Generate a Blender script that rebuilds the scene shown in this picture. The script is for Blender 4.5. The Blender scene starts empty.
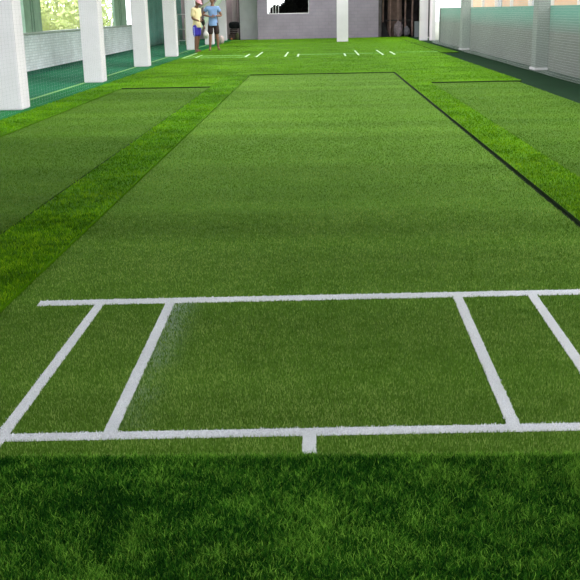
import bpy, bmesh, math, random
import numpy as np
from mathutils import Vector, Matrix
random.seed(7); RNG = np.random.default_rng(11)
C = bpy.context.scene.collection
PI = math.pi

# ------------------------------------------------------------------ materials
def mat(name, col, rough=.7, var=0.0, vscale=3.0, bump=0.0, bscale=30.0, spec=.3, metal=0.0, col2=None):
    m = bpy.data.materials.new(name); m.use_nodes = True
    nt = m.node_tree; b = nt.nodes['Principled BSDF']
    b.inputs['Base Color'].default_value = (*col, 1); b.inputs['Roughness'].default_value = rough
    b.inputs['Specular IOR Level'].default_value = spec; b.inputs['Metallic'].default_value = metal
    tc = nt.nodes.new('ShaderNodeTexCoord')
    if var > 0 or col2:
        n = nt.nodes.new('ShaderNodeTexNoise'); n.inputs['Scale'].default_value = vscale
        n.inputs['Detail'].default_value = 6; n.inputs['Roughness'].default_value = .6
        nt.links.new(tc.outputs['Object'], n.inputs['Vector'])
        r = nt.nodes.new('ShaderNodeValToRGB')
        a = tuple(c*(1-var) for c in col); c2 = col2 or tuple(min(1, c*(1+var)) for c in col)
        r.color_ramp.elements[0].position = .33; r.color_ramp.elements[0].color = (*a, 1)
        r.color_ramp.elements[1].position = .67; r.color_ramp.elements[1].color = (*c2, 1)
        nt.links.new(n.outputs['Fac'], r.inputs['Fac']); nt.links.new(r.outputs['Color'], b.inputs['Base Color'])
    if bump > 0:
        n2 = nt.nodes.new('ShaderNodeTexNoise'); n2.inputs['Scale'].default_value = bscale
        nt.links.new(tc.outputs['Object'], n2.inputs['Vector'])
        bp = nt.nodes.new('ShaderNodeBump'); bp.inputs['Strength'].default_value = bump
        bp.inputs['Distance'].default_value = .02
        nt.links.new(n2.outputs['Fac'], bp.inputs['Height']); nt.links.new(bp.outputs['Normal'], b.inputs['Normal'])
    return m

def brick_mat(name, col, mortar, axis='X', w=.4, h=.1, bump=.5, var=.08):
    """painted block wall, blocks laid in the plane facing `axis`"""
    m = mat(name, col, .8); nt = m.node_tree; b = nt.nodes['Principled BSDF']
    tc = nt.nodes.new('ShaderNodeTexCoord'); sp = nt.nodes.new('ShaderNodeSeparateXYZ'); cb = nt.nodes.new('ShaderNodeCombineXYZ')
    nt.links.new(tc.outputs['Object'], sp.inputs[0])
    nt.links.new(sp.outputs['Y' if axis == 'X' else 'X'], cb.inputs[0]); nt.links.new(sp.outputs['Z'], cb.inputs[1])
    br = nt.nodes.new('ShaderNodeTexBrick'); br.inputs['Scale'].default_value = 1
    br.inputs['Brick Width'].default_value = w; br.inputs['Row Height'].default_value = h
    br.inputs['Mortar Size'].default_value = .012; br.inputs['Mortar Smooth'].default_value = .3
    br.inputs['Color1'].default_value = (*[c*(1+var) for c in col], 1); br.inputs['Color2'].default_value = (*[c*(1-var) for c in col], 1)
    br.inputs['Mortar'].default_value = (*mortar, 1)
    nt.links.new(cb.outputs[0], br.inputs['Vector'])
    nz = nt.nodes.new('ShaderNodeTexNoise'); nz.inputs['Scale'].default_value = 1.6; nz.inputs['Detail'].default_value = 6
    nt.links.new(tc.outputs['Object'], nz.inputs['Vector'])
    mr = nt.nodes.new('ShaderNodeMapRange'); mr.inputs['To Min'].default_value = .75; mr.inputs['To Max'].default_value = 1.2
    nt.links.new(nz.outputs['Fac'], mr.inputs['Value'])
    mx = nt.nodes.new('ShaderNodeMix'); mx.data_type = 'RGBA'; mx.blend_type = 'MULTIPLY'; mx.inputs[0].default_value = 1
    nt.links.new(br.outputs['Color'], mx.inputs[6]); nt.links.new(mr.outputs[0], mx.inputs[7])
    nt.links.new(mx.outputs[2], b.inputs['Base Color'])
    bp = nt.nodes.new('ShaderNodeBump'); bp.inputs['Strength'].default_value = bump; bp.inputs['Distance'].default_value = .01; bp.invert = True
    nt.links.new(br.outputs['Fac'], bp.inputs['Height']); nt.links.new(bp.outputs['Normal'], b.inputs['Normal'])
    return m

def pile_mat(name, dark, mid, light, rough=.8, spec=.05, band=(.35, 3.0), bandamt=.25, trans=.0, streak=0.0):
    """blade colour: 'tone' attribute picks the yarn colour; a stretched noise shifts whole bands of nap"""
    m = mat(name, mid, rough, spec=spec); nt = m.node_tree; b = nt.nodes['Principled BSDF']
    at = nt.nodes.new('ShaderNodeAttribute'); at.attribute_name = 'tone'
    r = nt.nodes.new('ShaderNodeValToRGB'); e = r.color_ramp.elements
    e[0].position = 0; e[0].color = (*dark, 1); e[1].position = 1; e[1].color = (*light, 1)
    k = e.new(.5); k.color = (*mid, 1)
    nt.links.new(at.outputs['Fac'], r.inputs['Fac'])
    tc = nt.nodes.new('ShaderNodeTexCoord'); mp = nt.nodes.new('ShaderNodeMapping'); mp.inputs['Scale'].default_value = (band[0], band[1], 1)
    nz = nt.nodes.new('ShaderNodeTexNoise'); nz.inputs['Scale'].default_value = 1; nz.inputs['Detail'].default_value = 5
    nt.links.new(tc.outputs['Object'], mp.inputs[0]); nt.links.new(mp.outputs[0], nz.inputs['Vector'])
    mr = nt.nodes.new('ShaderNodeMapRange'); mr.inputs['From Min'].default_value = .3; mr.inputs['From Max'].default_value = .7
    mr.inputs['To Min'].default_value = 1-bandamt; mr.inputs['To Max'].default_value = 1+bandamt
    nt.links.new(nz.outputs['Fac'], mr.inputs['Value'])
    mx = nt.nodes.new('ShaderNodeMix'); mx.data_type = 'RGBA'; mx.blend_type = 'MULTIPLY'; mx.inputs[0].default_value = 1
    nt.links.new(r.outputs['Color'], mx.inputs[6]); nt.links.new(mr.outputs[0], mx.inputs[7])
    s = nt.nodes.new('ShaderNodeAttribute'); s.attribute_name = 'spray'
    mx2 = nt.nodes.new('ShaderNodeMix'); mx2.data_type = 'RGBA'
    nt.links.new(s.outputs['Fac'], mx2.inputs[0]); nt.links.new(mx.outputs[2], mx2.inputs[6]); mx2.inputs[7].default_value = (.62, .68, .72, 1)
    nt.links.new(mx2.outputs[2], b.inputs['Base Color'])
    return m

M = {}
M['concrete_white'] = mat('painted_white_column', (.79, .735, .80), .75, .05, 1.5, .15, 25)
M['wall_grey'] = brick_mat('grey_block_wall', (.32, .275, .345), (.285, .25, .31), 'Y', .30, .15, .2, .03)
M['panel_grey'] = mat('grey_green_panel', (.68, .67, .70), .7, .08, 2)
M['brick_left'] = brick_mat('white_painted_blocks', (.86, .90, .95), (.68, .74, .80), 'X', .22, .065, .35)
M['ceil'] = mat('ceiling_sheet', (.55, .55, .55), .8, .05)
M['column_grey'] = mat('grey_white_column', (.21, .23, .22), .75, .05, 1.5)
M['steel'] = mat('grey_steel', (.35, .36, .37), .4, metal=.7)
M['teal'] = mat('green_shutter', (.30, .46, .34), .6, .12, 4)
M['tealdark'] = mat('green_shutter_gap', (.03, .10, .07), .7)
M['curtain'] = mat('green_shade_cloth', (.10, .27, .23), .85, .15, 2, .3, 40)
M['net'] = mat('white_net_cord', (.35, .36, .37), .8)
M['netR'] = mat('grey_net_cord', (.55, .60, .58), .8)
M['black'] = mat('black_cloth', (.012, .012, .014), .8)
M['mauve'] = mat('mauve_render', (.42, .33, .35), .85, .2, 2)
M['pinkpost'] = mat('pink_grey_post', (.75, .62, .65), .8, .1, 3)
M['brown'] = mat('brown_wood', (.28, .18, .16), .7, .3, 6)
M['darkwall'] = mat('dark_render', (.075, .065, .07), .9, .3, 3)
M['sage'] = mat('sage_board', (.50, .60, .47), .7, .08, 4)
M['cream'] = mat('cream_board', (.62, .62, .45), .7, .08, 4)
M['whitepaint'] = mat('white_gloss_paint', (.8, .8, .8), .45)
M['peach'] = mat('peach_render', (.80, .50, .30), .85, .06, 1)
M['glass'] = mat('window_dark', (.08, .1, .12), .2)
M['turfside'] = mat('turf_backing_edge', (.015, .035, .01), .9)
M['ground'] = mat('pale_ground', (.42, .42, .36), .9, .15, .6)
M['bark'] = mat('bark', (.16, .11, .07), .9, .3, 8)

# painted green floor: walkway, thin yellow line, darker strip by the wall
def floor_mat():
    m = mat('painted_floor', (.02, .2, .1), .85, spec=.04); nt = m.node_tree; b = nt.nodes['Principled BSDF']
    tc = nt.nodes.new('ShaderNodeTexCoord'); sp = nt.nodes.new('ShaderNodeSeparateXYZ'); nt.links.new(tc.outputs['Object'], sp.inputs[0])
    nz = nt.nodes.new('ShaderNodeTexNoise'); nz.inputs['Scale'].default_value = 1.2; nz.inputs['Detail'].default_value = 7
    nt.links.new(tc.outputs['Object'], nz.inputs['Vector'])
    r = nt.nodes.new('ShaderNodeValToRGB'); r.color_ramp.interpolation = 'CONSTANT'
    mr = nt.nodes.new('ShaderNodeMapRange'); mr.inputs['From Min'].default_value = -10; mr.inputs['From Max'].default_value = 10
    nt.links.new(sp.outputs['X'], mr.inputs['Value']); nt.links.new(mr.outputs[0], r.inputs['Fac'])
    f = lambda x: (x+10)/20
    e = r.color_ramp.elements
    e[0].position = 0; e[0].color = (.007, .085, .050, 1)
    e[1].position = f(-6.45); e[1].color = (.014, .125, .062, 1)
    for x, c in ((-4.67, (.17, .34, .12)), (-4.60, (.012, .125, .040)), (-3.9, (.008, .020, .006)), (3.3, (.008, .030, .012))):
        k = e.new(f(x)); k.color = (*c, 1)
    m2 = nt.nodes.new('ShaderNodeMapRange'); m2.inputs['To Min'].default_value = .72; m2.inputs['To Max'].default_value = 1.28
    nt.links.new(nz.outputs['Fac'], m2.inputs['Value'])
    mx = nt.nodes.new('ShaderNodeMix'); mx.data_type = 'RGBA'; mx.blend_type = 'MULTIPLY'; mx.inputs[0].default_value = 1
    nt.links.new(r.outputs['Color'], mx.inputs[6]); nt.links.new(m2.outputs[0], mx.inputs[7]); nt.links.new(mx.outputs[2], b.inputs['Base Color'])
    return m
M['floor'] = floor_mat()

# right parapet: grey block wall blending into teal towards its top
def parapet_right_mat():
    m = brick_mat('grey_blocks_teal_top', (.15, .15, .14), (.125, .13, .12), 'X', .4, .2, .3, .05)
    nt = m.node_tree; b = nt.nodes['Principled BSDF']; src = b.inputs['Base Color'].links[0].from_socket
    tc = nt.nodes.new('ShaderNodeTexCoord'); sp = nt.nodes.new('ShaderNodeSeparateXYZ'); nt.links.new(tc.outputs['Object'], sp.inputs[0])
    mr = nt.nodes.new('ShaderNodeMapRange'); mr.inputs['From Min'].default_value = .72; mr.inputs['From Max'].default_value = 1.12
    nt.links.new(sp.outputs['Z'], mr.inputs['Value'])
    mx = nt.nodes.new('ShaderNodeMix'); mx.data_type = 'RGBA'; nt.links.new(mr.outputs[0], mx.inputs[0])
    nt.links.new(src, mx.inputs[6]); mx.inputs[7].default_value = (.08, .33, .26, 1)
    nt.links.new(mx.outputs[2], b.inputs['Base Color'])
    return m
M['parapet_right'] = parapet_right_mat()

# ------------------------------------------------------------------ helpers
def link(name, me, m=None, parent=None):
    o = bpy.data.objects.new(name, me); C.objects.link(o)
    if m is not None:
        for x in (m if isinstance(m, (list, tuple)) else [m]): me.materials.append(x)
    if parent: o.parent = parent
    return o
def obj(name, bm, m, parent=None, smooth=False):
    me = bpy.data.meshes.new(name)
    if smooth:
        for f in bm.faces: f.smooth = True
    bm.normal_update(); bm.to_mesh(me); bm.free()
    return link(name, me, m, parent)
def tag(o, label, cat, group=None, kind=None):
    if label: o['label'] = label
    if cat: o['category'] = cat
    if group: o['group'] = group
    if kind: o['kind'] = kind
    return o
def thing(name, label, cat, loc=(0, 0, 0), rz=0, group=None):
    o = bpy.data.objects.new(name, None); C.objects.link(o); o.empty_display_size = .1
    o.location = loc; o.rotation_euler = (0, 0, rz); return tag(o, label, cat, group)
def struct(name, bm, m, parent=None):
    o = obj(name, bm, m, parent)
    if not parent: o['kind'] = 'structure'
    return o
def box(bm, x0, x1, y0, y1, z0, z1, bev=0, mi=0):
    r = bmesh.ops.create_cube(bm, size=1)
    vs = r['verts']
    for v in vs: v.co = Vector((x0+(v.co.x+.5)*(x1-x0), y0+(v.co.y+.5)*(y1-y0), z0+(v.co.z+.5)*(z1-z0)))
    fs = set(f for v in vs for f in v.link_faces)
    for f in fs: f.material_index = mi
    if bev:
        es = list(set(e for v in vs for e in v.link_edges))
        bmesh.ops.bevel(bm, geom=es, offset=bev, segments=2, affect='EDGES')
    return bm
def bx(*a, **k): return box(bmesh.new(), *a, **k)
def tube(bm, pts, r, n=8, caps=True):
    pts = [Vector(p) for p in pts]; rings = []
    for i, p in enumerate(pts):
        d = (pts[min(i+1, len(pts)-1)]-pts[max(i-1, 0)]).normalized()
        a = d.orthogonal().normalized() if i == 0 else (pa - d*pa.dot(d)).normalized()
        pa = a; b = d.cross(a); rr = r[i] if isinstance(r, (list, tuple)) else r
        rings.append([bm.verts.new(p+(a*math.cos(2*PI*k/n)+b*math.sin(2*PI*k/n))*rr) for k in range(n)])
    for i in range(len(rings)-1):
        for k in range(n): bm.faces.new((rings[i][k], rings[i][(k+1) % n], rings[i+1][(k+1) % n], rings[i+1][k]))
    if caps: bm.faces.new(rings[0][::-1]); bm.faces.new(rings[-1])
    return bm
def blob(bm, c, s, sub=3, amp=.12, freq=3.0, seed=0, flat=None):
    r = bmesh.ops.create_icosphere(bm, subdivisions=sub, radius=1)
    rr = random.Random(seed); ph = [rr.uniform(0, 6) for _ in range(6)]
    for v in r['verts']:
        p = v.co.copy()
        n = math.sin(p.x*freq+ph[0])*math.sin(p.y*freq*1.3+ph[1])+.6*math.sin(p.z*freq*1.7+ph[2])*math.sin(p.x*freq*2+ph[3])
        p *= 1+amp*n
        if flat is not None: p.z = max(p.z, flat)
        v.co = Vector((c[0]+p.x*s[0], c[1]+p.y*s[1], c[2]+p.z*s[2]))
    return bm

# ------------------------------------------------------------------ turf
def vnoise(x, y, seed, s):
    g = np.random.default_rng(seed).random((256, 256))
    x = x*s+100; y = y*s+100
    xi = np.floor(x).astype(int); yi = np.floor(y).astype(int); fx = x-xi; fy = y-yi
    fx = fx*fx*(3-2*fx); fy = fy*fy*(3-2*fy)
    a = g[xi % 256, yi % 256]; b = g[(xi+1) % 256, yi % 256]; c = g[xi % 256, (yi+1) % 256]; d = g[(xi+1) % 256, (yi+1) % 256]
    return (a*(1-fx)+b*fx)*(1-fy)+(c*(1-fx)+d*fx)*fy

def scatter(x0, x1, y0, y1, d0, yref, margin=1.3):
    """random points in the rectangle, thinning with distance, kept near what can be seen"""
    out = []
    ys = [y0]
    while ys[-1] < y1: ys.append(min(y1, ys[-1]*1.08+.02))
    for a, b in zip(ys[:-1], ys[1:]):
        ym = (a+b)/2; lo = max(x0, -.36*b-margin); hi = min(x1, .30*b+margin)
        if hi <= lo: continue
        d = d0*min(1, (yref/ym)**2); n = int(d*(hi-lo)*(b-a))
        out.append(np.stack([RNG.uniform(lo, hi, n), RNG.uniform(a, b, n)], 1))
    return np.concatenate(out) if out else np.zeros((0, 2))

def blade_mesh(name, P, z0, h, w, tone, spray, m, parent=None, lean=.6, flatquads=(), near=6.0, quadmats=None):
    n = len(P); x, y = P[:, 0], P[:, 1]
    a = RNG.uniform(0, 2*PI, n); la = RNG.uniform(0, 2*PI, n); lm = RNG.uniform(.1, 1, n)*lean*h
    wx, wy = np.cos(a)*w/2, np.sin(a)*w/2; lx, ly = np.cos(la)*lm, np.sin(la)*lm
    nr = y < near
    def V(k, sx, f, up): return np.stack([x[k]+sx*wx[k]+f*lx[k], y[k]+sx*wy[k]+f*ly[k], z0[k]+up*h[k]], 1)
    k = np.where(nr)[0]; q = np.where(~nr)[0]
    A = np.stack([V(k, -1, 0, 0), V(k, 1, 0, 0), V(k, -.8, .35, .6), V(k, .8, .35, .6), V(k, 0, 1, 1)], 1).reshape(-1, 3)
    i0 = (np.arange(len(k))*5)[:, None, None]
    TA = (i0+np.array([[0, 1, 3], [0, 3, 2], [2, 3, 4]])[None]).reshape(-1, 3)
    B = np.stack([V(q, -1, 0, 0), V(q, 1, 0, 0), V(q, 0, .7, 1)], 1).reshape(-1, 3)
    TB = (len(A)+(np.arange(len(q))*3)[:, None, None]+np.array([[0, 1, 2]])[None]).reshape(-1, 3)
    ta = np.concatenate([np.repeat(tone[k], 5), np.repeat(tone[q], 3)]); sa = np.concatenate([np.repeat(spray[k], 5), np.repeat(spray[q], 3)])
    V_ = np.concatenate([A, B]); T = np.concatenate([TA, TB]); mi = np.zeros(len(T), int)
    # solid base pieces (boxes given as corner lists of triangles)
    for (verts, tris, idx) in flatquads:
        T = np.concatenate([T, np.array(tris)+len(V_)]); V_ = np.concatenate([V_, np.array(verts, float)])
        mi = np.concatenate([mi, np.full(len(tris), idx)])
        ta = np.concatenate([ta, np.full(len(verts), .48 if (len(verts) == 8 and idx == 0) else .25)]); sa = np.concatenate([sa, np.zeros(len(verts))])
    me = bpy.data.meshes.new(name)
    me.vertices.add(len(V_)); me.vertices.foreach_set('co', V_.astype(np.float32).ravel())
    me.loops.add(len(T)*3); me.loops.foreach_set('vertex_index', T.astype(np.int32).ravel())
    me.polygons.add(len(T)); me.polygons.foreach_set('loop_start', (np.arange(len(T))*3).astype(np.int32))
    me.polygons.foreach_set('material_index', mi.astype(np.int32))
    for nm, arr in (('tone', ta), ('spray', sa)):
        t = me.attributes.new(nm, 'FLOAT', 'POINT'); t.data.foreach_set('value', np.clip(arr, 0, 1).astype(np.float32))
    me.update(calc_edges=True)
    return link(name, me, m, parent)

def slab(x0, x1, y0, y1, z0, z1, side, top, ny=1):
    """box as (verts, tris, material) pieces: top in pile colour, sides in backing colour"""
    v = [(x0, y0, z1), (x1, y0, z1), (x1, y1, z1), (x0, y1, z1)]
    s = [(x0, y0, z0), (x1, y0, z0), (x1, y1, z0), (x0, y1, z0)]+v
    return [(v, [(0, 1, 2), (0, 2, 3)], top),
            (s, [(0, 1, 5), (0, 5, 4), (1, 2, 6), (1, 6, 5), (2, 3, 7), (2, 7, 6), (3, 0, 4), (3, 4, 7), (0, 2, 1), (0, 3, 2)], side)]

M['mat_pile'] = pile_mat('short_pile_green', (.056, .135, .012), (.140, .268, .030), (.36, .48, .125), band=(.12, 1.5), bandamt=.16)
M['side_pile'] = pile_mat('short_pile_green_side', (.040, .105, .008), (.100, .200, .020), (.25, .34, .08), band=(.12, 1.5), bandamt=.16)
M['turf_pile'] = pile_mat('long_pile_green', (.035, .105, .002), (.115, .275, .004), (.30, .48, .015), band=(1.2, 1.6), bandamt=.22)
M['shaded_left_pile'] = pile_mat('long_pile_green_left_shaded', (.026, .090, .0015), (.097, .252, .003), (.28, .46, .012), band=(1.2, 1.6), bandamt=.25)  # darker copy of the long pile, left-side shade put into its colour
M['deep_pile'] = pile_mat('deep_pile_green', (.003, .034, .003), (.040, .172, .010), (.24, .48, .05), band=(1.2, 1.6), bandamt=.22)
M['paint_pile'] = pile_mat('white_painted_pile', (.66, .65, .72), (.84, .83, .90), (.90, .90, .94), band=(3, 3), bandamt=.06)

MX0, MX1, MY0, MY1 = -1.415, 1.515, 2.53, 19.95
def pitch_mat(name, label, x0, x1, y0, y1, lines=(), seams=()):
    P = scatter(x0, x1, y0, y1, 42000, 3.0)
    x, y = P[:, 0], P[:, 1]; n = len(P)
    h = RNG.uniform(.007, .013, n); w = .0020*np.clip(y/3, 1, 4.5)
    tone = .46+RNG.normal(0, .27, n)*np.clip(5/y, .45, 1)+.22*np.clip(5/y, .3, 1)*(vnoise(x, y, 3, 18)-.5)+.16*(vnoise(x, y*1, 4, 2.2)-.5)+.14*(vnoise(x*.25, y*3, 5, 1.0)-.5)
    tone += np.where(y < 2.548, .35, 0)  # lit blade tips along the near edge put into the tone
    spray = np.zeros(n)
    z0 = np.full(n, .006)
    keep = np.ones(n, bool)
    for (sx, sa, sb) in seams: tone -= .22*((np.abs(x-sx) < .002+.0008*y) & (y > sa) & (y < sb))
    root = None; used = np.zeros(n, bool)
    jit = .006*(vnoise(x, y, 8, 60)-.5)
    sel = []
    for (ln, lab, pts_, hw) in lines:
        p0, p1 = np.array(pts_[0]), np.array(pts_[1]); d = p1-p0; L = np.hypot(*d); d = d/L
        t = (x-p0[0])*d[0]+(y-p0[1])*d[1]; s = (x-p0[0])*(-d[1])+(y-p0[1])*d[0]
        ins = (t > -jit*1.5) & (t < L+jit*1.5) & (np.abs(s) < hw+jit) & (~used)
        used |= ins; sel.append((ln, lab, ins, p0, p1, d, hw))
        if ln == 'inner_crease_line' and p0[0] < 0:       # overspray mist drifting to the right of this line
            spray += np.where((s < 0) & (t > .05) & (t < L), np.exp(-((-s-hw-.015)/.07)**2)*(.10+.42*np.clip(t/L, 0, 1)**1.5)*(.5+vnoise(x, y, 9, 9)), 0)
    spray *= RNG.random(n) < .75
    base = slab(x0, x1, y0, y1, .001, .006, 1, 0)
    g = keep & ~used
    root = blade_mesh(name, P[g], z0[g], h[g], w[g], tone[g], spray[g], [M['mat_pile' if lines else 'side_pile'], M['turfside']], flatquads=base)
    tag(root, label, 'turf mat')
    for (ln, lab, ins, p0, p1, d, hw) in sel:
        nrm = np.array([-d[1], d[0]]); q = [p0-nrm*hw, p1-nrm*hw, p1+nrm*hw, p0+nrm*hw]
        fq = [([(a[0], a[1], .0085+.0004*len(root.children)) for a in q], [(0, 1, 2), (0, 2, 3)], 0)]
        o = blade_mesh(ln, P[ins], z0[ins], h[ins]*.75, w[ins]*1.4, tone[ins]*.6+.35, spray[ins]*0, [M['paint_pile']], root, flatquads=fq, lean=.8)
        if lab: o['label'] = lab
    return root

lines = [
 ('near_crease_line', None, ((-1.40, 2.655), (1.50, 2.745)), .028),
 ('far_crease_line', 'long white painted line across the mat', ((-1.285, 4.085), (1.5, 4.185)), .040),
 ('outer_crease_line', None, ((-1.00, 2.60), (-1.00, 4.09)), .021),
 ('inner_crease_line', None, ((-.665, 2.672), (-.682, 4.11)), .021),
 ('inner_crease_line', None, ((.592, 2.685), (.612, 4.15)), .021),
 ('outer_crease_line', None, ((.925, 2.70), (.948, 4.16)), .021),
 ('centre_tick', 'short white tick below the near crease line', ((-.042, 2.545), (-.042, 2.69)), .021)]
lines = [(l[0], None if l[0].endswith('crease_line') else None, l[2], l[3]) for l in lines]
pitch_mat('pitch_mat', 'wide short-pile green turf mat in the middle, painted with large white crease lines', MX0, MX1, MY0, MY1, lines,
          seams=((.03, 5.2, 7.2), (.03, 14.0, 19.0)))
pitch_mat('pitch_mat', 'short-pile green turf mat on the left beside the green walkway', -3.47, -1.93, 2.53, 16.86)
pitch_mat('pitch_mat', 'short-pile green turf mat on the right beside the low grey wall', 1.94, 3.45, 2.53, 16.96)

# long-pile turf laid round the three mats, strip by strip
def turf_piece(label, a, b, c, d, near=False, name='turf_strip', dark_side=True, top=.022):
    P = scatter(a, b, c, d, 95000 if near else 36000, 3.0, margin=.9)
    x, y = P[:, 0], P[:, 1]; n = len(P)
    clump = vnoise(x, y, 21, 13)*.55+vnoise(x, y, 22, 38)*.45
    big = vnoise(x, y, 27, 3.2)
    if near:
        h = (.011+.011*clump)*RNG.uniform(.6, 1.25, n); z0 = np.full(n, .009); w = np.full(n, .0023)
    else:
        h = (.016+.006*clump)*RNG.uniform(.7, 1.15, n); z0 = np.full(n, top-.002); h += .022-top; w = .0026*np.clip(y/3, 1, 4)
    tone = .42+RNG.normal(0, .34 if near else .27, n)*np.clip(6/y, .4, 1)+.8*np.clip(7/y, .25, 1)*(clump-.5)+.35*(big-.5)-(.06 if near else 0)+(np.where(y > 2.505, .35, 0) if near else 0)  # lit tips along the mat border put into the near tone
    o = blade_mesh(name, P, z0, h, w, tone, np.zeros(n), [M['deep_pile' if near else ('shaded_left_pile' if b < 0 and c < 5 else 'turf_pile')], M['turfside']],
                   flatquads=slab(a, b, c, d,   .001, .010 if near else top, 1 if dark_side else 0, 0), lean=1.15 if near else .75)
    return tag(o, label, 'artificial grass')
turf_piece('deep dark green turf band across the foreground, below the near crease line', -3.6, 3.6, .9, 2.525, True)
turf_piece('narrow turf strip between the green walkway and the left mat', -4.0, -3.475, 2.53, 19.98, dark_side=False)
turf_piece('bright turf strip between the left mat and the wide middle mat', -1.89, -1.42, 2.53, 19.98, dark_side=False)
turf_piece('bright turf strip between the wide middle mat and the right mat', 1.545, 1.935, 2.53, 19.98)
turf_piece('short turf piece beyond the far end of the left mat', -3.472, -1.893, 16.91, 19.98)
turf_piece('slim turf strip at the far right reaching the bright corner column', 3.55, 4.05, 28.5, 45.5)
turf_piece('short turf piece beyond the far end of the right mat', 1.937, 3.52, 17.01, 19.98)
turf = turf_piece('far bright green turf field reaching the grey back wall, with small white crease marks', -4.0, 3.52, 19.99, 45.5, name='turf_field')

def painted_bar(p0, p1, hw, z, name, parent):
    p0, p1 = Vector((*p0, 0)), Vector((*p1, 0)); d = (p1-p0); L = d.length; d.normalize(); nr = Vector((-d.y, d.x, 0))
    N = max(3, int(L/.15)); bm = bmesh.new(); rows = []
    for i in range(N+1):
        c = p0+d*L*i/N; k = hw*random.uniform(.75, 1.15)
        rows.append([bm.verts.new(c+nr*k*s+Vector((0, 0, zz))) for s, zz in ((-1, z-.006), (-.8, z+.003), (.8, z+.003), (1, z-.006))])
    for a, b in zip(rows[:-1], rows[1:]):
        for k in range(3): bm.faces.new((a[k], b[k], b[k+1], a[k+1]))
    return obj(name, bm, M['linefar'], parent)
M['linefar'] = mat('far_line_paint', (.50, .66, .42), .8, .15, 20)
M['linedim'] = mat('dim_line_paint', (.30, .50, .20), .8, .15, 9)
M['linefaint'] = mat('worn_line_paint', (.20, .42, .12), .8, .2, 9)
for X, a, b in ((-3.88, 27.7, 31.0), (-3.53, 27.6, 29.4), (-2.10, 27.6, 29.5), (-1.78, 27.5, 30.8), (-.96, 27.4, 30.4), (-.60, 27.3, 28.9),
                (.74, 27.1, 28.7), (1.12, 27.4, 30.6), (1.80, 27.3, 30.6), (2.13, 27.4, 29.4)):
    o = painted_bar((X, a), (X, b), .027, .036, 'crease_mark', turf)
    if X < -3: o.data.materials[0] = M['linedim']
for (xa, xb, Y) in ((-3.9, -2.0, 27.65), (-3.85, -2.0, 28.8), (-.55, 1.9, 28.55), (2.25, 3.5, 28.9)):
    o = painted_bar((xa, Y), (xb, Y+.02), .028, .036, 'faint_cross_line', turf); o.data.materials[0] = M['linefaint']; o['label'] = 'faint worn pale line across the turf'

# ------------------------------------------------------------------ room shell
XL, XR, YB, ZC = -6.95, 4.65, 45.7, 3.5
struct('floor', bx(XL-.2, XR+.2, -3, 50, -.2, 0), M['floor'])
struct('ground', bx(-60, 60, -30, 110, -.4, -.21), M['ground'])
# unseen ceiling; openings added beyond a solid near end to grade the daylight
bm = bmesh.new()
SKY = [(9.5+5.4*i, 12.3+5.4*i) for i in range(7)]
yy = -3
for a, b in SKY:
    box(bm, XL-.2, XR+.2, yy, a, ZC, ZC+.12)
    box(bm, XL-.2, -3.2, a, b, ZC, ZC+.12); box(bm, 3.0, XR+.2, a, b, ZC, ZC+.12); yy = b
box(bm, XL-.2, XR+.2, yy, 50, ZC, ZC+.12)
struct('ceiling', bm, M['ceil'])
# left wall: low white parapet, open above, beam over
struct('wall_left', bx(XL-.2, XL, -3, 49.8, 0, .84), M['brick_left'])
struct('trim_1', bx(XL-.24, XL+.04, -3, 49.8, .84, .89, bev=.008), mat('sill_grey', (.45, .50, .47), .7, .1))
struct('trim_2', bx(XL-.2, XL, -3, 49.8, 2.9, ZC), M['ceil'])
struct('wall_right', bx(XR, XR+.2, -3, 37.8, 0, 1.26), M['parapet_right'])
struct('trim_3', bx(XR, XR+.2, -3, 49.8, 3.1, ZC), M['ceil'])
struct('trim_4', bx(XR-.05, XR+.0, 37.75, 37.85, 0, 1.26), M['black'])
# back wall with window hole
bm = bmesh.new()
wx0, wx1, wz0, wz1 = -2.38, -.44, 1.14, 2.3
box(bm, -2.71, wx0, YB, YB+.2, 0, ZC); box(bm, wx1, 2.76, YB, YB+.2, 0, ZC)
box(bm, wx0, wx1, YB, YB+.2, 0, wz0); box(bm, wx0, wx1, YB, YB+.2, wz1, ZC)
struct('wall_back', bm, M['wall_grey'])
struct('wall_back_side', bx(-2.83, -2.71, YB, 47.2, 0, ZC), M['wall_grey'])
o = thing('window_1', None, None, (0, 0, 0)); o['kind'] = 'structure'
bm = bmesh.new()
for (a, b, c, d) in ((wx0, wx1, wz0, wz0+.03), (wx0, wx0+.03, wz0, wz1), (wx1-.03, wx1, wz0, wz1)): box(bm, a, b, YB+.06, YB+.12, c, d)
obj('window_frame', bm, M['whitepaint'], o)
for i in range(4): obj('window_bar', bx(-2.25+.13*i, -2.225+.13*i, YB+.07, YB+.11, wz0, wz1), M['whitepaint'], o)
struct('wall_back_panel', bx(-3.74, -2.83, 46.8, 47.0, 0, ZC), M['panel_grey'])
# left alcove beyond the last column
struct('wall_alcove_left', bx(-6.95, -3.74, 49.0, 49.2, 0, ZC), M['mauve'])
struct('wall_alcove_side', bx(-3.80, -3.74, 47.0, 49.0, 0, ZC), M['darkwall'])
# right dark store beyond the back wall
struct('wall_store_back', bx(2.76, 5.0, 49.6, 49.8, 0, ZC), M['darkwall'])
struct('wall_store_side', bx(2.76, 2.9, YB, 49.6, 0, ZC), M['darkwall'])
struct('wall_store_right', bx(5.0, 5.1, 44.0, 49.6, 0, ZC), M['darkwall'])
struct('trim_5', bx(4.35, 4.72, 44.9, 45.0, 0, .7), mat('grey_low_panel', (.16, .18, .20), .8))

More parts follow.
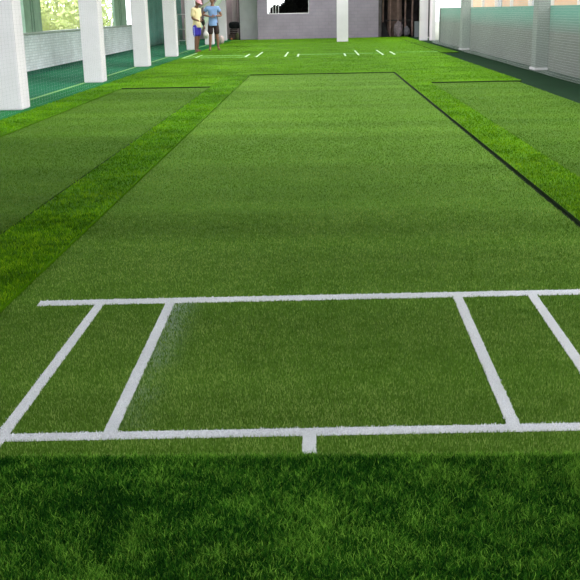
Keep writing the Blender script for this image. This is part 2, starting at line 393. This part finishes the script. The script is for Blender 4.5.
# ------------------------------------------------------------------ columns
names = ['closest of the white square columns along the green walkway, cut by the left frame edge',
 'white square column second from the camera along the green walkway',
 'white square column third from the camera along the green walkway',
 'white square column fourth from the camera, in front of green shade cloth',
 'white square column right behind the person in the pink cap',
 'white square column behind the person in the blue shirt',
 'farthest white square column of the left row, before the mauve alcove']
def column(x0, x1, y0, y1, label, z1=ZC, grp='white columns along the walkway', foot=False, m='concrete_white'):
    o = thing('column', label, 'column', ((x0+x1)/2, (y0+y1)/2, 0), 0, grp)
    hx, hy = (x1-x0)/2, (y1-y0)/2
    obj('shaft', bx(-hx, hx, -hy, hy, 0, z1, bev=.012), M[m], o)
    if foot: obj('footing', bx(-hx-.02, hx, -hy-.04, hy+.06, 0, .05, bev=.01), M['concrete_white'], o)
    return o
for i, y in enumerate((13.4, 18.75, 24.2, 29.6, 35.0, 40.3, 45.7)):
    xr = (-4.18, -4.21, -4.255, -4.32, -4.38, -4.33, -4.30)[i]; column(xr-.36, xr, y, y+.42, names[i])
column(.74, 1.2, 40.1, 40.5, 'lone white square pillar standing before the grey back wall', grp=None)
column(4.40, XR, 20.0, 20.42, 'grey-white column against the right low wall, nearer of the two', grp='columns on the right wall', foot=True, m='column_grey')
column(4.40, XR, 30.4, 30.82, 'grey-white column against the right low wall, farther of the two', grp='columns on the right wall', foot=True, m='column_grey')
column(4.12, 4.44, 40.2, 40.55, 'bright white column at the far right corner beside the dark store', grp=None)
column(4.50, 4.72, 40.0, 40.3, 'slim bright white column just right of the thicker corner column', grp=None)

# ------------------------------------------------------------------ left openings: green shutters, far shade cloth
def shutter(y0, y1, label):
    o = thing('window_shutter', label, 'shutter', (XL-.1, y0, .89), 0, 'green shutters on the low left wall')
    L = y1-y0
    obj('panel', bx(-.03, .03, 0, L*.40, 0, 2.0), M['teal'], o)
    obj('panel', bx(-.03, .03, L*.60, L, 0, 2.0), M['teal'], o)
    obj('panel', bx(-.03, .03, L*.46, L*.54, 0, 2.0), M['teal'], o)
    obj('gap_strip', bx(-.012, .012, L*.38, L*.62, 0, 2.0), M['tealdark'], o)
    for t in (0, 1): obj('frame_post', bx(-.04, .04, t*L-.02, t*L+.02, 0, 2.0), M['teal'], o)
    return o
shutter(23.4, 24.8, 'green shutter panel with dark vertical gaps seen right of the closest column')
shutter(33.9, 35.9, 'green shutter panel above the white low wall before the third column')
# shade cloth hanging inside the far left wall
bm = bmesh.new(); N = 90; rows = []
for i in range(N+1):
    Y = 37.9+(48.9-37.9)*i/N; dx = .05*math.sin(i*1.1)+.03*math.sin(i*.37+1)
    rows.append([bm.verts.new((XL+.14+dx*(1-.3*k/6), Y, .02+3.2*k/6)) for k in range(7)])
for a, b in zip(rows[:-1], rows[1:]):
    for k in range(6): bm.faces.new((a[k], b[k], b[k+1], a[k+1]))
o = obj('shade_cloth', bm, M['curtain'], smooth=True); s = o.modifiers.new('s', 'SOLIDIFY'); s.thickness = .008
tag(o, 'teal green shade cloth hung along the far end of the left wall', 'shade cloth')
# paler net panel in front of it, with a seam rope
# white metal railing frame
g = thing('metal_gate', 'thin white metal railing frame with curled bars before the shade cloth', 'gate', (-5.9, 41.2, 0))
for x in (0, .42, .84): obj('upright', tube(bmesh.new(), [(x, 0, 0), (x, 0, 1.25)], .016), M['whitepaint'], g)
for z in (.16, .62, 1.22): obj('rail', tube(bmesh.new(), [(0, 0, z), (.84, 0, z)], .014), M['whitepaint'], g)
for cx in (.62,):
    for cz, s in ((.40, 1), (.90, -1)):
        bm = bmesh.new()
        tube(bm, [(cx+(.16-.011*k)*math.cos(k*.5)*s*.8, 0, cz+(.16-.011*k)*math.sin(k*.5)) for k in range(13)], .012)
        obj('scroll', bm, M['whitepaint'], g)

# nets
def net(name, label, x, y0, y1, z1, step, r, m, wave, vk=2):
    bm = bmesh.new(); n = int((y1-y0)/step/vk)
    for i in range(n+1):
        y = y0+i*step*vk; pts = []
        for k in range(4): 
            z = z1*k/3; pts.append((x+wave*math.sin(y*1.7+k)*(1-k/3)*1.0, y, max(.004, z)))
        tube(bm, pts, r, 3, False)
    nz = int(z1/step)
    for j in range(nz+1):
        z = j*step+.006; f = 1-z/z1; pts = []
        q = y0
        while q < y1: pts.append((x+wave*math.sin(q*1.7+z*3/z1)*f, q, z)); q += .45
        pts.append((x, y1, z))
        tube(bm, pts, r, 3, False)
    root = obj(name, bm, m); tag(root, label, 'net')
    bm = bmesh.new(); tube(bm, [(x, y0, z1), (x, y1, z1)], .012, 6); obj('top_rope', bm, m, root)
    return root
net('sports_net', 'fine white netting hung along the left row of white columns', -4.165, 3.0, 31.4, 3.3, .05, .0006, M['net'], .0, 3)
net('sports_net', 'fine grey netting hung in front of the low wall on the right', 4.315, 3.0, 37.7, 3.2, .045, .0014, M['netR'], .010, 1)

# ------------------------------------------------------------------ clutter, boards
def board(p0, p1, w, t, name, label, m, cat='board'):
    p0, p1 = Vector(p0), Vector(p1); L = (p1-p0).length
    o = obj(name, bx(-w/2, w/2, -t/2, t/2, 0, L, bev=min(w, t)*.15), m)
    d = (p1-p0).normalized(); y = Vector((0, 1, 0)); x = y.cross(d).normalized(); y2 = d.cross(x)
    Mx = Matrix((x, y2, d)).transposed().to_4x4(); Mx.translation = p0; o.matrix_world = Mx
    return tag(o, label, cat)
board((-5.30, 39.85, .06), (-3.70, 40.2, 2.12), .17, .04, 'plank', 'wide pale sage plank leaning diagonally behind the person in the blue shirt', M['sage'])
hr_ = thing('handrail', 'thin cream sloping handrail beside the pink cap', 'handrail', (-5.40, 40.0, 0))
obj('newel_post', bx(-.04, .04, -.04, .04, 0, 1.06, bev=.006), M['cream'], hr_)
obj('rail', tube(bmesh.new(), [(0, 0, 1.02), (1.44, .1, 2.02)], .030, 10), M['cream'], hr_)

post = bx(-4.20, -3.98, 48.0, 48.2, 0, ZC, bev=.02); tag(obj('post', post, M['pinkpost']), 'pale pinkish post standing in the mauve alcove', 'post')
def crate(x, y, w, d, h, z, m, label, rz=0):
    o = thing('crate', label, 'crate', (x, y, z), rz); t = .02
    bm = bmesh.new(); box(bm, -w/2, w/2, -d/2, d/2, 0, t); obj('bottom', bm, m, o)
    for (a, b, c, e) in ((-w/2, w/2, -d/2, -d/2+t), (-w/2, w/2, d/2-t, d/2), (-w/2, -w/2+t, -d/2+t, d/2-t), (w/2-t, w/2, -d/2+t, d/2-t)):
        bm = bmesh.new(); nb = 3
        for k in range(nb): box(bm, a, b, c, e, h*(k+.08)/nb, h*(k+.85)/nb)
        obj('side', bm, m, o)
    return o
crate(-4.08, 46.9, .40, .3, .26, 0, mat('brown_crate', (.10, .06, .045), .8, .2), 'lower brown slatted crate in the left alcove')
crate(-4.06, 46.9, .36, .28, .24, .26, mat('dark_crate', (.05, .03, .03), .8, .2), 'upper dark slatted crate in the left alcove', .1)
tag(obj('sack', blob(bmesh.new(), (-3.86, 46.55, .15), (.10, .12, .16), 3, .12, 3, 5, -.93), mat('olive_sack', (.12, .13, .06), .9, .2), smooth=True), 'small olive sack on the floor before the crates', 'sack')
tag(obj('ball', blob(bmesh.new(), (-4.12, 46.3, .05), (.05, .05, .05), 3, 0), mat('orange_ball', (.45, .16, .05), .6), smooth=True), 'small orange ball lying near the crates', 'ball')
bm = blob(bmesh.new(), (-4.0, 46.9, .66), (.26, .16, .17), 3, .18, 4, 8, -.9); tag(obj('cloth_bundle', bm, M['black'], smooth=True), 'dark bundle lying on top of the crates', 'bundle')
tag(obj('sack', blob(bmesh.new(), (-3.93, 39.5, .20), (.12, .12, .17), 3, .1, 3, 15, -.9), mat('pinkwhite_sack', (.42, .34, .34), .9, .1), smooth=True), 'pale pinkish sack on the floor behind the blue-shirted person', 'sack')

# dark store: brown posts, rail, sack, leaning black sheet
sh = thing('shelf_rack', 'brown wooden rack standing in the dark store at the back right', 'rack', (2.95, 46.6, 0))
for x in (.08, .42, .78, 1.12, 1.45):
    obj('upright', bx(x-.035, x+.035, -.05, .05, 0, 2.6, bev=.006), M['brown'], sh)
for z in (.72, 1.75): obj('rail', bx(.0, 1.55, -.04, .04, z, z+.05, bev=.006), M['darkwall'], sh)
obj('back_board', bx(.32, .98, .35, .38, .0, 2.6), mat('brown_board', (.26, .17, .15), .8, .2, 5), sh)
tag(obj('sack', blob(bmesh.new(), (3.72, 46.2, .33), (.2, .16, .36), 4, .16, 4, 3, -.92), mat('pale_mauve_sack', (.24, .19, .21), .9, .25, 9), smooth=True), 'pale mauve lumpy sack in the dark store doorway', 'sack')
tag(obj('sack', blob(bmesh.new(), (4.12, 46.3, .22), (.15, .15, .24), 3, .14, 4, 4, -.9), mat('grey_sack', (.17, .16, .18), .9, .25, 9), smooth=True), 'small grey sack right of the pale mauve sack', 'sack')
bm = bmesh.new(); vs = [bm.verts.new(p) for p in ((2.95, 45.95, .0), (3.32, 45.95, 0), (3.30, 45.75+.3, .02), (3.02, 46.1, .70), (2.95, 46.1, .66))]
bm.faces.new((vs[0], vs[1], vs[3], vs[4])); 
r = bmesh.ops.extrude_face_region(bm, geom=bm.faces[:]); bmesh.ops.translate(bm, verts=[v for v in r['geom'] if isinstance(v, bmesh.types.BMVert)], vec=(0, .03, 0))
bmesh.ops.delete(bm, geom=[v for v in bm.verts if not v.link_faces], context='VERTS')
tag(obj('tarpaulin', bm, M['black']), 'black pointed sheet leaning at the left edge of the dark store', 'tarpaulin')

# ------------------------------------------------------------------ outdoors
M['leaf_pale'] = mat('pale_leaves', (.66, .74, .32), .6, .25, .8)
M['leaf_dark'] = mat('dark_leaves', (.012, .014, .010), .8, .3, 2)
def tree(x, y, r, hgt, label, leaf, grp, n=2600, lsz=.11, name='tree', low=.1):
    o = thing(name, label, 'tree' if name == 'tree' else 'bush', (x, y, -.2), 0, grp)
    bm = bmesh.new(); tube(bm, [(0, 0, 0), (.05, 0, hgt*.35), (-.05, .03, hgt*.7)], [.12, .09, .04], 8)
    for k in range(5):
        a = k*1.3; tube(bm, [(0, 0, hgt*(.25+.08*k)), (math.cos(a)*r*.6, math.sin(a)*r*.6, hgt*(.5+.08*k))], [.04, .015], 6)
    obj('trunk', bm, M['bark'], o, True)
    bm = bmesh.new(); rr = random.Random(int(x*31+y*7))
    cl = [(rr.gauss(0, r*.4), rr.gauss(0, r*.4), hgt*rr.uniform(low, .95), rr.uniform(.3, .5)*r) for _ in range(26)]
    for i in range(n):
        c = cl[i % 26]; u = Vector((rr.gauss(0, 1), rr.gauss(0, 1), rr.gauss(0, 1))).normalized()*c[3]*rr.uniform(.7, 1.05)
        p = Vector(c[:3])+u; p.z = max(.05, p.z)
        a = Vector((rr.gauss(0, 1), rr.gauss(0, 1), rr.gauss(0, 1))).normalized(); b = a.orthogonal().normalized(); s = lsz*rr.uniform(.7, 1.4)
        v = [bm.verts.new(p+a*s), bm.verts.new(p+b*s*.45), bm.verts.new(p-a*s), bm.verts.new(p-b*s*.45)]; bm.faces.new(v)
    f = obj('foliage', bm, leaf, o)
    return o
tree(-9.6, 30.0, 1.5, 2.4, 'pale yellow-green bush outside the left opening beside the green shutter', M['leaf_pale'], None, name='bush')
tree(-9.9, 35.0, 1.6, 2.5, 'pale yellow-green bush outside, left of the second white column', M['leaf_pale'], None, name='bush')
tree(-9.8, 41.5, 1.7, 2.6, 'pale yellow-green bush outside, right of the second white column', M['leaf_pale'], None, name='bush')
fh = thing('garden_wall', 'cream garden wall outside left of the green shutter', 'wall', (-11.5, 20.0, -.2))
obj('wall_panel', bx(-.1, .1, 0, 12.5, 0, 2.6), mat('cream_render', (.66, .62, .45), .85, .06, 1), fh)
obj('coping', bx(-.16, .16, -.05, 12.55, 2.6, 2.68), M['whitepaint'], fh)
tree(-1.58, 48.1, .66, 1.74, 'small dark leafy bush at the left of the back wall window', M['leaf_dark'], None, name='bush', n=6000, lsz=.16, low=.05)
tree(-.7, 50.6, 1.5, 4.6, 'large dark leafy bush filling the right of the back wall window', M['leaf_dark'], None, name='bush', n=16000, lsz=.26, low=.05)
# peach house outside on the right
h = thing('house', 'peach rendered house with white posts outside the right opening', 'building', (9.2, 0, -.2))
bm = bmesh.new(); box(bm, 0, 4, 12, 60, 0, 3.4); obj('wall', bm, M['peach'], h)
obj('roof', bx(-.6, 4.6, 11.5, 60.5, 3.4, 3.6), M['brown'], h)
for i in range(12):
    obj('post', bx(-.5, -.38, 14+3.9*i, 14.14+3.9*i, 0, 3.4), M['whitepaint'], h)
for i in range(5):
    obj('window', bx(-.03, .02, 18+8*i, 19.2+8*i, 1.2, 2.4), M['glass'], h)

# ------------------------------------------------------------------ people
def skin_mesh(chains, sub=2):
    """chains: list of (points[(x,y,z,r[,r2])...], root); grown with Skin + Subdivision; returns bmesh"""
    bmo = bmesh.new()
    for verts, edges in chains:
        me = bpy.data.meshes.new('t'); me.from_pydata([v[:3] for v in verts], edges, [])
        o = bpy.data.objects.new('t', me); C.objects.link(o)
        md = o.modifiers.new('k', 'SKIN'); md.use_smooth_shade = True
        sv = me.skin_vertices[0].data
        for i, v in enumerate(verts): sv[i].radius = (v[3], v[4] if len(v) > 4 else v[3]); sv[i].use_root = (i == 0)
        ms = o.modifiers.new('s', 'SUBSURF'); ms.levels = sub; ms.render_levels = sub
        dg = bpy.context.evaluated_depsgraph_get(); ev = o.evaluated_get(dg); m2 = ev.to_mesh(); bmo.from_mesh(m2); ev.to_mesh_clear()
        bpy.data.objects.remove(o); bpy.data.meshes.remove(me)
    return bmo
def lerp(a, b, t): return tuple(a[i]+(b[i]-a[i])*t for i in range(3))
def hand(wrist, dirv, palm_n, side, curl=.6):
    """palm + four fingers + thumb; dirv = direction of fingers, palm_n = palm normal (curl side)"""
    d = Vector(dirv).normalized(); n = Vector(palm_n); n = (n-d*n.dot(d)).normalized(); s = d.cross(n)*side; w = Vector(wrist); ch = []
    ch.append(([(*w, .026, .02), (*(w+d*.045), .034, .017), (*(w+d*.085), .036, .015)], [(0, 1), (1, 2)]))
    for k, L in enumerate((.070, .080, .075, .058)):
        b = w+d*.075+s*(.027-.018*k); a1 = curl*.6; a2 = curl*1.5
        p1 = b+(d*math.cos(a1)+n*math.sin(a1))*L*.5; p2 = p1+(d*math.cos(a2)+n*math.sin(a2))*L*.5
        ch.append(([(*b, .009), (*p1, .0085), (*p2, .0065)], [(0, 1), (1, 2)]))
    b = w+d*.025+s*.02; p1 = b+(s*.8+d*.6+n*.3).normalized()*.04; p2 = p1+(d*.9+s*.2+n*.5).normalized()*.032
    ch.append(([(*b, .012), (*p1, .010), (*p2, .008)], [(0, 1), (1, 2)]))
    return ch
def head(bm, c, tilt=0.0, turn=0.0):
    r = bmesh.ops.create_icosphere(bm, subdivisions=4, radius=1)['verts']
    R = Matrix.Rotation(turn, 3, 'Z') @ Matrix.Rotation(tilt, 3, 'X')
    for v in r:
        p = v.co.copy(); x, y, z = p
        q = Vector((x*.075, y*.093, z*.115))
        if z < 0: q.x *= 1+.28*z; q.y *= 1+.15*z                       # jaw
        if y < 0:
            q.y -= .020*math.exp(-((x/.16)**2+((z+.12)/.20)**2))        # nose
            q.y += .008*math.exp(-(((abs(x)-.36)/.18)**2+((z-.08)/.12)**2))  # eye sockets
            q.y -= .006*math.exp(-((x/.28)**2+((z+.48)/.08)**2))        # lips
            q.y -= .008*math.exp(-((x/.3)**2+((z+.85)/.15)**2))         # chin
        if y > 0: q.y *= 1.05
        v.co = R @ q+Vector(c)
    for s in (-1, 1):
        e = bmesh.ops.create_icosphere(bm, subdivisions=2, radius=1)['verts']
        for v in e: v.co = R @ Vector((v.co.x*.010+s*.077, v.co.y*.018+.008, v.co.z*.030))+Vector(c)
    return R
def person(label, loc, rz, pose, skin_c, shirt_c, short_c, sleeve, stripe=None):
    o = thing('person', label, 'person', loc, rz)
    skm = mat('skin', skin_c, .6, .06); sh = mat('shirt', shirt_c, .85, .06, 5, .3, 18); st = mat('shorts', short_c, .8, .1, 6, .3, 18)
    P = pose
    V = [(0, 0, .93, .13, .10), (0, .0, 1.08, .125, .09), (0, .01, 1.24, .145, .10), (0, .015, 1.37, .11, .075), (*P['neck'], .05), (*P['skull'], .052)]
    E = [(0, 1), (1, 2), (2, 3), (3, 4), (4, 5)]
    for s, k in ((-1, 'L'), (1, 'R')):
        sh_, el, wr = P['arm'+k]; hip, kn, an, toe = P['leg'+k]
        b = len(V); V += [(*sh_, .058), (*lerp(sh_, el, .5), .046), (*el, .038), (*lerp(el, wr, .45), .037), (*wr, .024)]
        E += [(3, b), (b, b+1), (b+1, b+2), (b+2, b+3), (b+3, b+4)]
        b = len(V); V += [(*hip, .090), (*lerp(hip, kn, .5), .076), (*kn, .055), (*lerp(kn, an, .35), .056), (*an, .036), (*lerp(an, toe, .45), .038, .03), (*toe, .034, .022)]
        E += [(0, b), (b, b+1), (b+1, b+2), (b+2, b+3), (b+3, b+4), (b+4, b+5), (b+5, b+6)]
    ch = [(V, E)]
    for k in 'LR': ch += hand(P['arm'+k][2], P['hand'+k][0], P['hand'+k][1], P['hand'+k][2])
    bm = skin_mesh(ch); R = head(bm, P['head'], P['tilt'], P['turn'])
    body = obj('body', bm, skm, o, True)
    hc = Vector(P['head'])
    for s in (-1, 1):
        eb = bmesh.new()
        r = bmesh.ops.create_icosphere(eb, subdivisions=2, radius=.010)['verts']; off = R @ Vector((s*.028, -.082, .010))+hc
        for v in r: v.co += off
        obj('eye', eb, mat('eye', (.03, .02, .02), .3), o, True)
    bw = bmesh.new()
    tube(bw, [R @ Vector((-.022, -.094, -.056))+hc, R @ Vector((0, -.099, -.055))+hc, R @ Vector((.022, -.094, -.056))+hc], .005, 6); obj('mouth', bw, mat('lips', tuple(c*.55 for c in skin_c), .5), o, True)
    # shirt
    V = [(0, 0, .79, .195, .15), (0, 0, .81, .19, .145), (0, 0, .92, .165, .128), (0, 0, 1.05, .155, .118), (0, .01, 1.24, .168, .125), (0, .015, 1.37, .125, .09), (*lerp((0, .015, 1.37), P['neck'], .75), .066)]
    E = [(0, 1), (1, 2), (2, 3), (3, 4), (4, 5), (5, 6)]
    for k in 'LR':
        a, e, w = P['arm'+k]; b = len(V); t = sleeve
        V += [(*a, .076), (*lerp(a, e, t*.6), .070), (*lerp(a, e, t), .072)]; E += [(5, b), (b, b+1), (b+1, b+2)]
    obj('shirt', skin_mesh([(V, E)]), sh, o, True)
    # shorts
    V = [(0, 0, 1.0, .105, .085), (0, 0, .90, .132, .105)]; E = [(0, 1)]
    for k in 'LR':
        hp, kn, an, toe = P['leg'+k]; b = len(V)
        V += [(*lerp(hp, kn, .12), .108), (*lerp(hp, kn, .55), .103), (*lerp(hp, kn, .93), .104)]; E += [(1, b), (b, b+1), (b+1, b+2)]
    sho = obj('shorts', skin_mesh([(V, E)]), st, o, True)
    if stripe:
        for k, s in (('L', -1), ('R', 1)):
            hp, kn = P['leg'+k][:2]; bm = bmesh.new()
            pts = [Vector(lerp(hp, kn, t))+Vector((s*.088, 0, 0)) for t in (.15, .4, .65, .9)]
            tube(bm, pts, .022, 8); obj('side_stripe', bm, mat('stripe', stripe, .8), o, True)
    for k in 'LR':
        an, toe = Vector(P['leg'+k][2]), Vector(P['leg'+k][3]); d = (toe-an); d.z = 0; d.normalize(); bm = bmesh.new()
        pts = [an-d*.055, an+d*.05, an+d*.17]
        for p in pts: p.z = .018
        q = Matrix.Translation(an+d*.055+Vector((0, 0, -an.z+.013))) @ d.to_track_quat('-Y', 'Z').to_matrix().to_4x4()
        r = bmesh.ops.create_icosphere(bm, subdivisions=3, radius=1)['verts']
        for v in r:
            z = max(-.8, min(.8, v.co.z*1.6)); v.co = q @ Vector((v.co.x*.048*(1-.12*v.co.y), v.co.y*.135, z*.013))
        obj('sandal', bm, mat('sandal', (.18, .09, .07), .7), o, True)
    return o, body, R

# P1: side-on, looking down at what is in the hands
pose1 = dict(neck=(0, -.02, 1.46), skull=(0, -.055, 1.53), head=(0, -.085, 1.59), tilt=.45, turn=0.0,
 armL=((-.17, .0, 1.36), (-.20, .03, 1.09), (-.12, -.20, 1.00)), handL=((.5, -.8, 0), (0, 0, 1), -1),
 armR=((.17, .0, 1.36), (.21, .0, 1.08), (.20, -.14, .86)), handR=((0, -.3, -1), (-1, 0, 0), 1),
 legL=((-.09, 0, .88), (-.10, -.02, .47), (-.10, .02, .075), (-.12, -.13, .028)),
 legR=((.09, 0, .88), (.11, .04, .47), (.13, .12, .075), (.15, -.03, .028)))
o1, b1, R1 = person('person in pink cap, pale yellow shirt and bright blue shorts standing side-on', (-4.04, 32.6, .0), math.radians(62), pose1,
                (.20, .10, .07), (.80, .66, .40), (.05, .035, .42), .85, stripe=(.25, .28, .75))
# cap
bm = bmesh.new(); r = bmesh.ops.create_uvsphere(bm, u_segments=24, v_segments=14, radius=1)['verts']
bmesh.ops.delete(bm, geom=[v for v in bm.verts if v.co.z < -.05], context='VERTS')
for v in bm.verts: v.co = R1 @ Vector((v.co.x*.092, v.co.y*.112, v.co.z*.10+.03))+Vector(pose1['head'])
tagc = obj('cap', bm, mat('pink_cap', (.80, .36, .44), .8, .05), o1, True); tagc.modifiers.new('s', 'SOLIDIFY').thickness = .006
bm = bmesh.new(); rows = []
for i in range(9):
    a = PI+(i/8)*PI; rows.append([bm.verts.new(R1 @ Vector((math.cos(a)*rx, math.sin(a)*ry, .035-dz))+Vector(pose1['head'])) for rx, ry, dz in ((.088, .105, 0), (.09, .15, .008), (.075, .185, .02))])
for a, b in zip(rows[:-1], rows[1:]):
    for k in range(2): bm.faces.new((a[k], b[k], b[k+1], a[k+1]))
br = obj('cap_brim', bm, tagc.data.materials[0], tagc, True); br.modifiers.new('s', 'SOLIDIFY').thickness = .005
# things in hands of P1
hp = Matrix.Rotation(math.radians(62), 3, 'Z')
def p1pt(v): return hp @ Vector(v)+Vector((-4.02, 32.6, 0))
q = p1pt((-.04, -.27, .96)); bm = blob(bmesh.new(), q, (.055, .055, .11), 3, .1, 3, 2); tag(obj('pouch', bm, M['black'], smooth=True), 'small black pouch held at the waist of the capped person', 'pouch')
q = p1pt((.20, -.19, .56)); bm = blob(bmesh.new(), q, (.10, .08, .12), 3, .10, 3, 6)
bag = obj('carrier_bag', bm, mat('white_bag', (.62, .58, .58), .6, .05), smooth=True); tag(bag, 'small white carrier bag hanging beside the bright blue shorts', 'bag')
bm = bmesh.new(); tube(bm, [q+Vector((-.04, 0, .10)), q+Vector((-.01, 0, .235)), q+Vector((.03, 0, .235)), q+Vector((.05, 0, .10))], .008, 6); obj('handle', bm, bag.data.materials[0], bag, True)

# P2: facing camera, hands folded on the stomach
pose2 = dict(neck=(0, .0, 1.46), skull=(0, -.01, 1.54), head=(0, -.02, 1.62), tilt=.1, turn=-.35,
 armL=((-.18, .0, 1.37), (-.34, .04, 1.17), (-.10, -.17, 1.10)), handL=((1, -.15, 0), (0, 1, .1), -1),
 armR=((.18, .0, 1.37), (.29, .03, 1.12), (.10, -.17, 1.12)), handR=((-1, -.1, .05), (0, 1, .1), 1),
 legL=((-.09, 0, .88), (-.11, -.01, .47), (-.13, .02, .075), (-.15, -.13, .028)),
 legR=((.09, 0, .88), (.12, -.01, .47), (.15, .02, .075), (.19, -.12, .028)))
o2, b2, R2 = person('person in light blue T-shirt and dark shorts standing with hands on the stomach', (-3.56, 33.2, .036), math.radians(8), pose2,
                (.24, .12, .085), (.20, .32, .58), (.035, .020, .022), .55)
bm = bmesh.new(); bmesh.ops.create_icosphere(bm, subdivisions=4, radius=1)
bmesh.ops.delete(bm, geom=[v for v in bm.verts if v.co.z < -.25+(.55 if v.co.y < -.35 else 0)], context='VERTS')
for v in bm.verts:
    k = 1+.03*math.sin(v.co.x*23)*math.sin(v.co.z*29); v.co = R2 @ Vector((v.co.x*.083*k, v.co.y*.101*k+.003, v.co.z*.125*k))+Vector(pose2['head'])
hr = obj('hair', bm, mat('black_hair', (.015, .012, .012), .6), o2, True); hr.modifiers.new('s', 'SOLIDIFY').thickness = .008

# ------------------------------------------------------------------ lights
w = bpy.data.worlds.new('sky'); bpy.context.scene.world = w; w.use_nodes = True
w.node_tree.nodes['Background'].inputs[0].default_value = (.93, .97, 1.0, 1); w.node_tree.nodes['Background'].inputs[1].default_value = 3.0
def area(x, y, sx, sy, p, i):  # unseen lamp added under the ceiling as fill
    l = bpy.data.lights.new('fill_lamp', 'AREA'); l.shape = 'RECTANGLE'; l.size = sx; l.size_y = sy; l.energy = p; l.color = (1, .98, .94)
    fx = thing('ceiling_fill', 'unseen white fill lamp added under the ceiling', 'light', (x, y, ZC-.06), 0, 'added fill lamps under the ceiling')
    obj('housing', bx(-sx/2-.03, sx/2+.03, -sy/2-.03, sy/2+.03, 0, .06), M['whitepaint'], fx)
    o = bpy.data.objects.new('fill_lamp', l); C.objects.link(o); o.location = (0, 0, -.01); o.parent = fx
for i in range(8):
    y = 3.0+5.4*i
    for x in (-2.6, 2.4): area(x, y, .25, 2.2, (46 if y > 12 else ((30 if x < 0 else 62) if y > 5 else 14)), i)
area(-4.6, 47.9, .25, 1.2, 45, 0)  # extra fill lamp added to brighten the left alcove
s = bpy.data.lights.new('sun', 'SUN'); s.energy = 3.0; s.angle = math.radians(25); s.color = (1, .97, .9)
so = bpy.data.objects.new('sun', s); C.objects.link(so)
so.rotation_euler = Vector((-.68, .28, -.70)).to_track_quat('-Z', 'Y').to_euler()

# ------------------------------------------------------------------ camera
pitch, yaw, roll = .2854973, .0346933, .021
f = Vector((-math.sin(yaw)*math.cos(pitch), math.cos(yaw)*math.cos(pitch), -math.sin(pitch)))
rt = Vector((math.cos(yaw), math.sin(yaw), 0)); up = rt.cross(f)
r2 = rt*math.cos(roll)-up*math.sin(roll); u2 = rt*math.sin(roll)+up*math.cos(roll)
cd = bpy.data.cameras.new('camera'); cd.sensor_width = 36; cd.lens = 36*950/580; cd.clip_end = 300
co = bpy.data.objects.new('camera', cd); C.objects.link(co)
mw = Matrix((r2, u2, -f)).transposed().to_4x4(); mw.translation = Vector((0, 0, 1.259)); co.matrix_world = mw
bpy.context.scene.camera = co
vs = bpy.context.scene.view_settings
vs.view_transform = 'Standard'; vs.look = 'None'; vs.gamma = 1; vs.use_curve_mapping = False; vs.exposure = 0.0
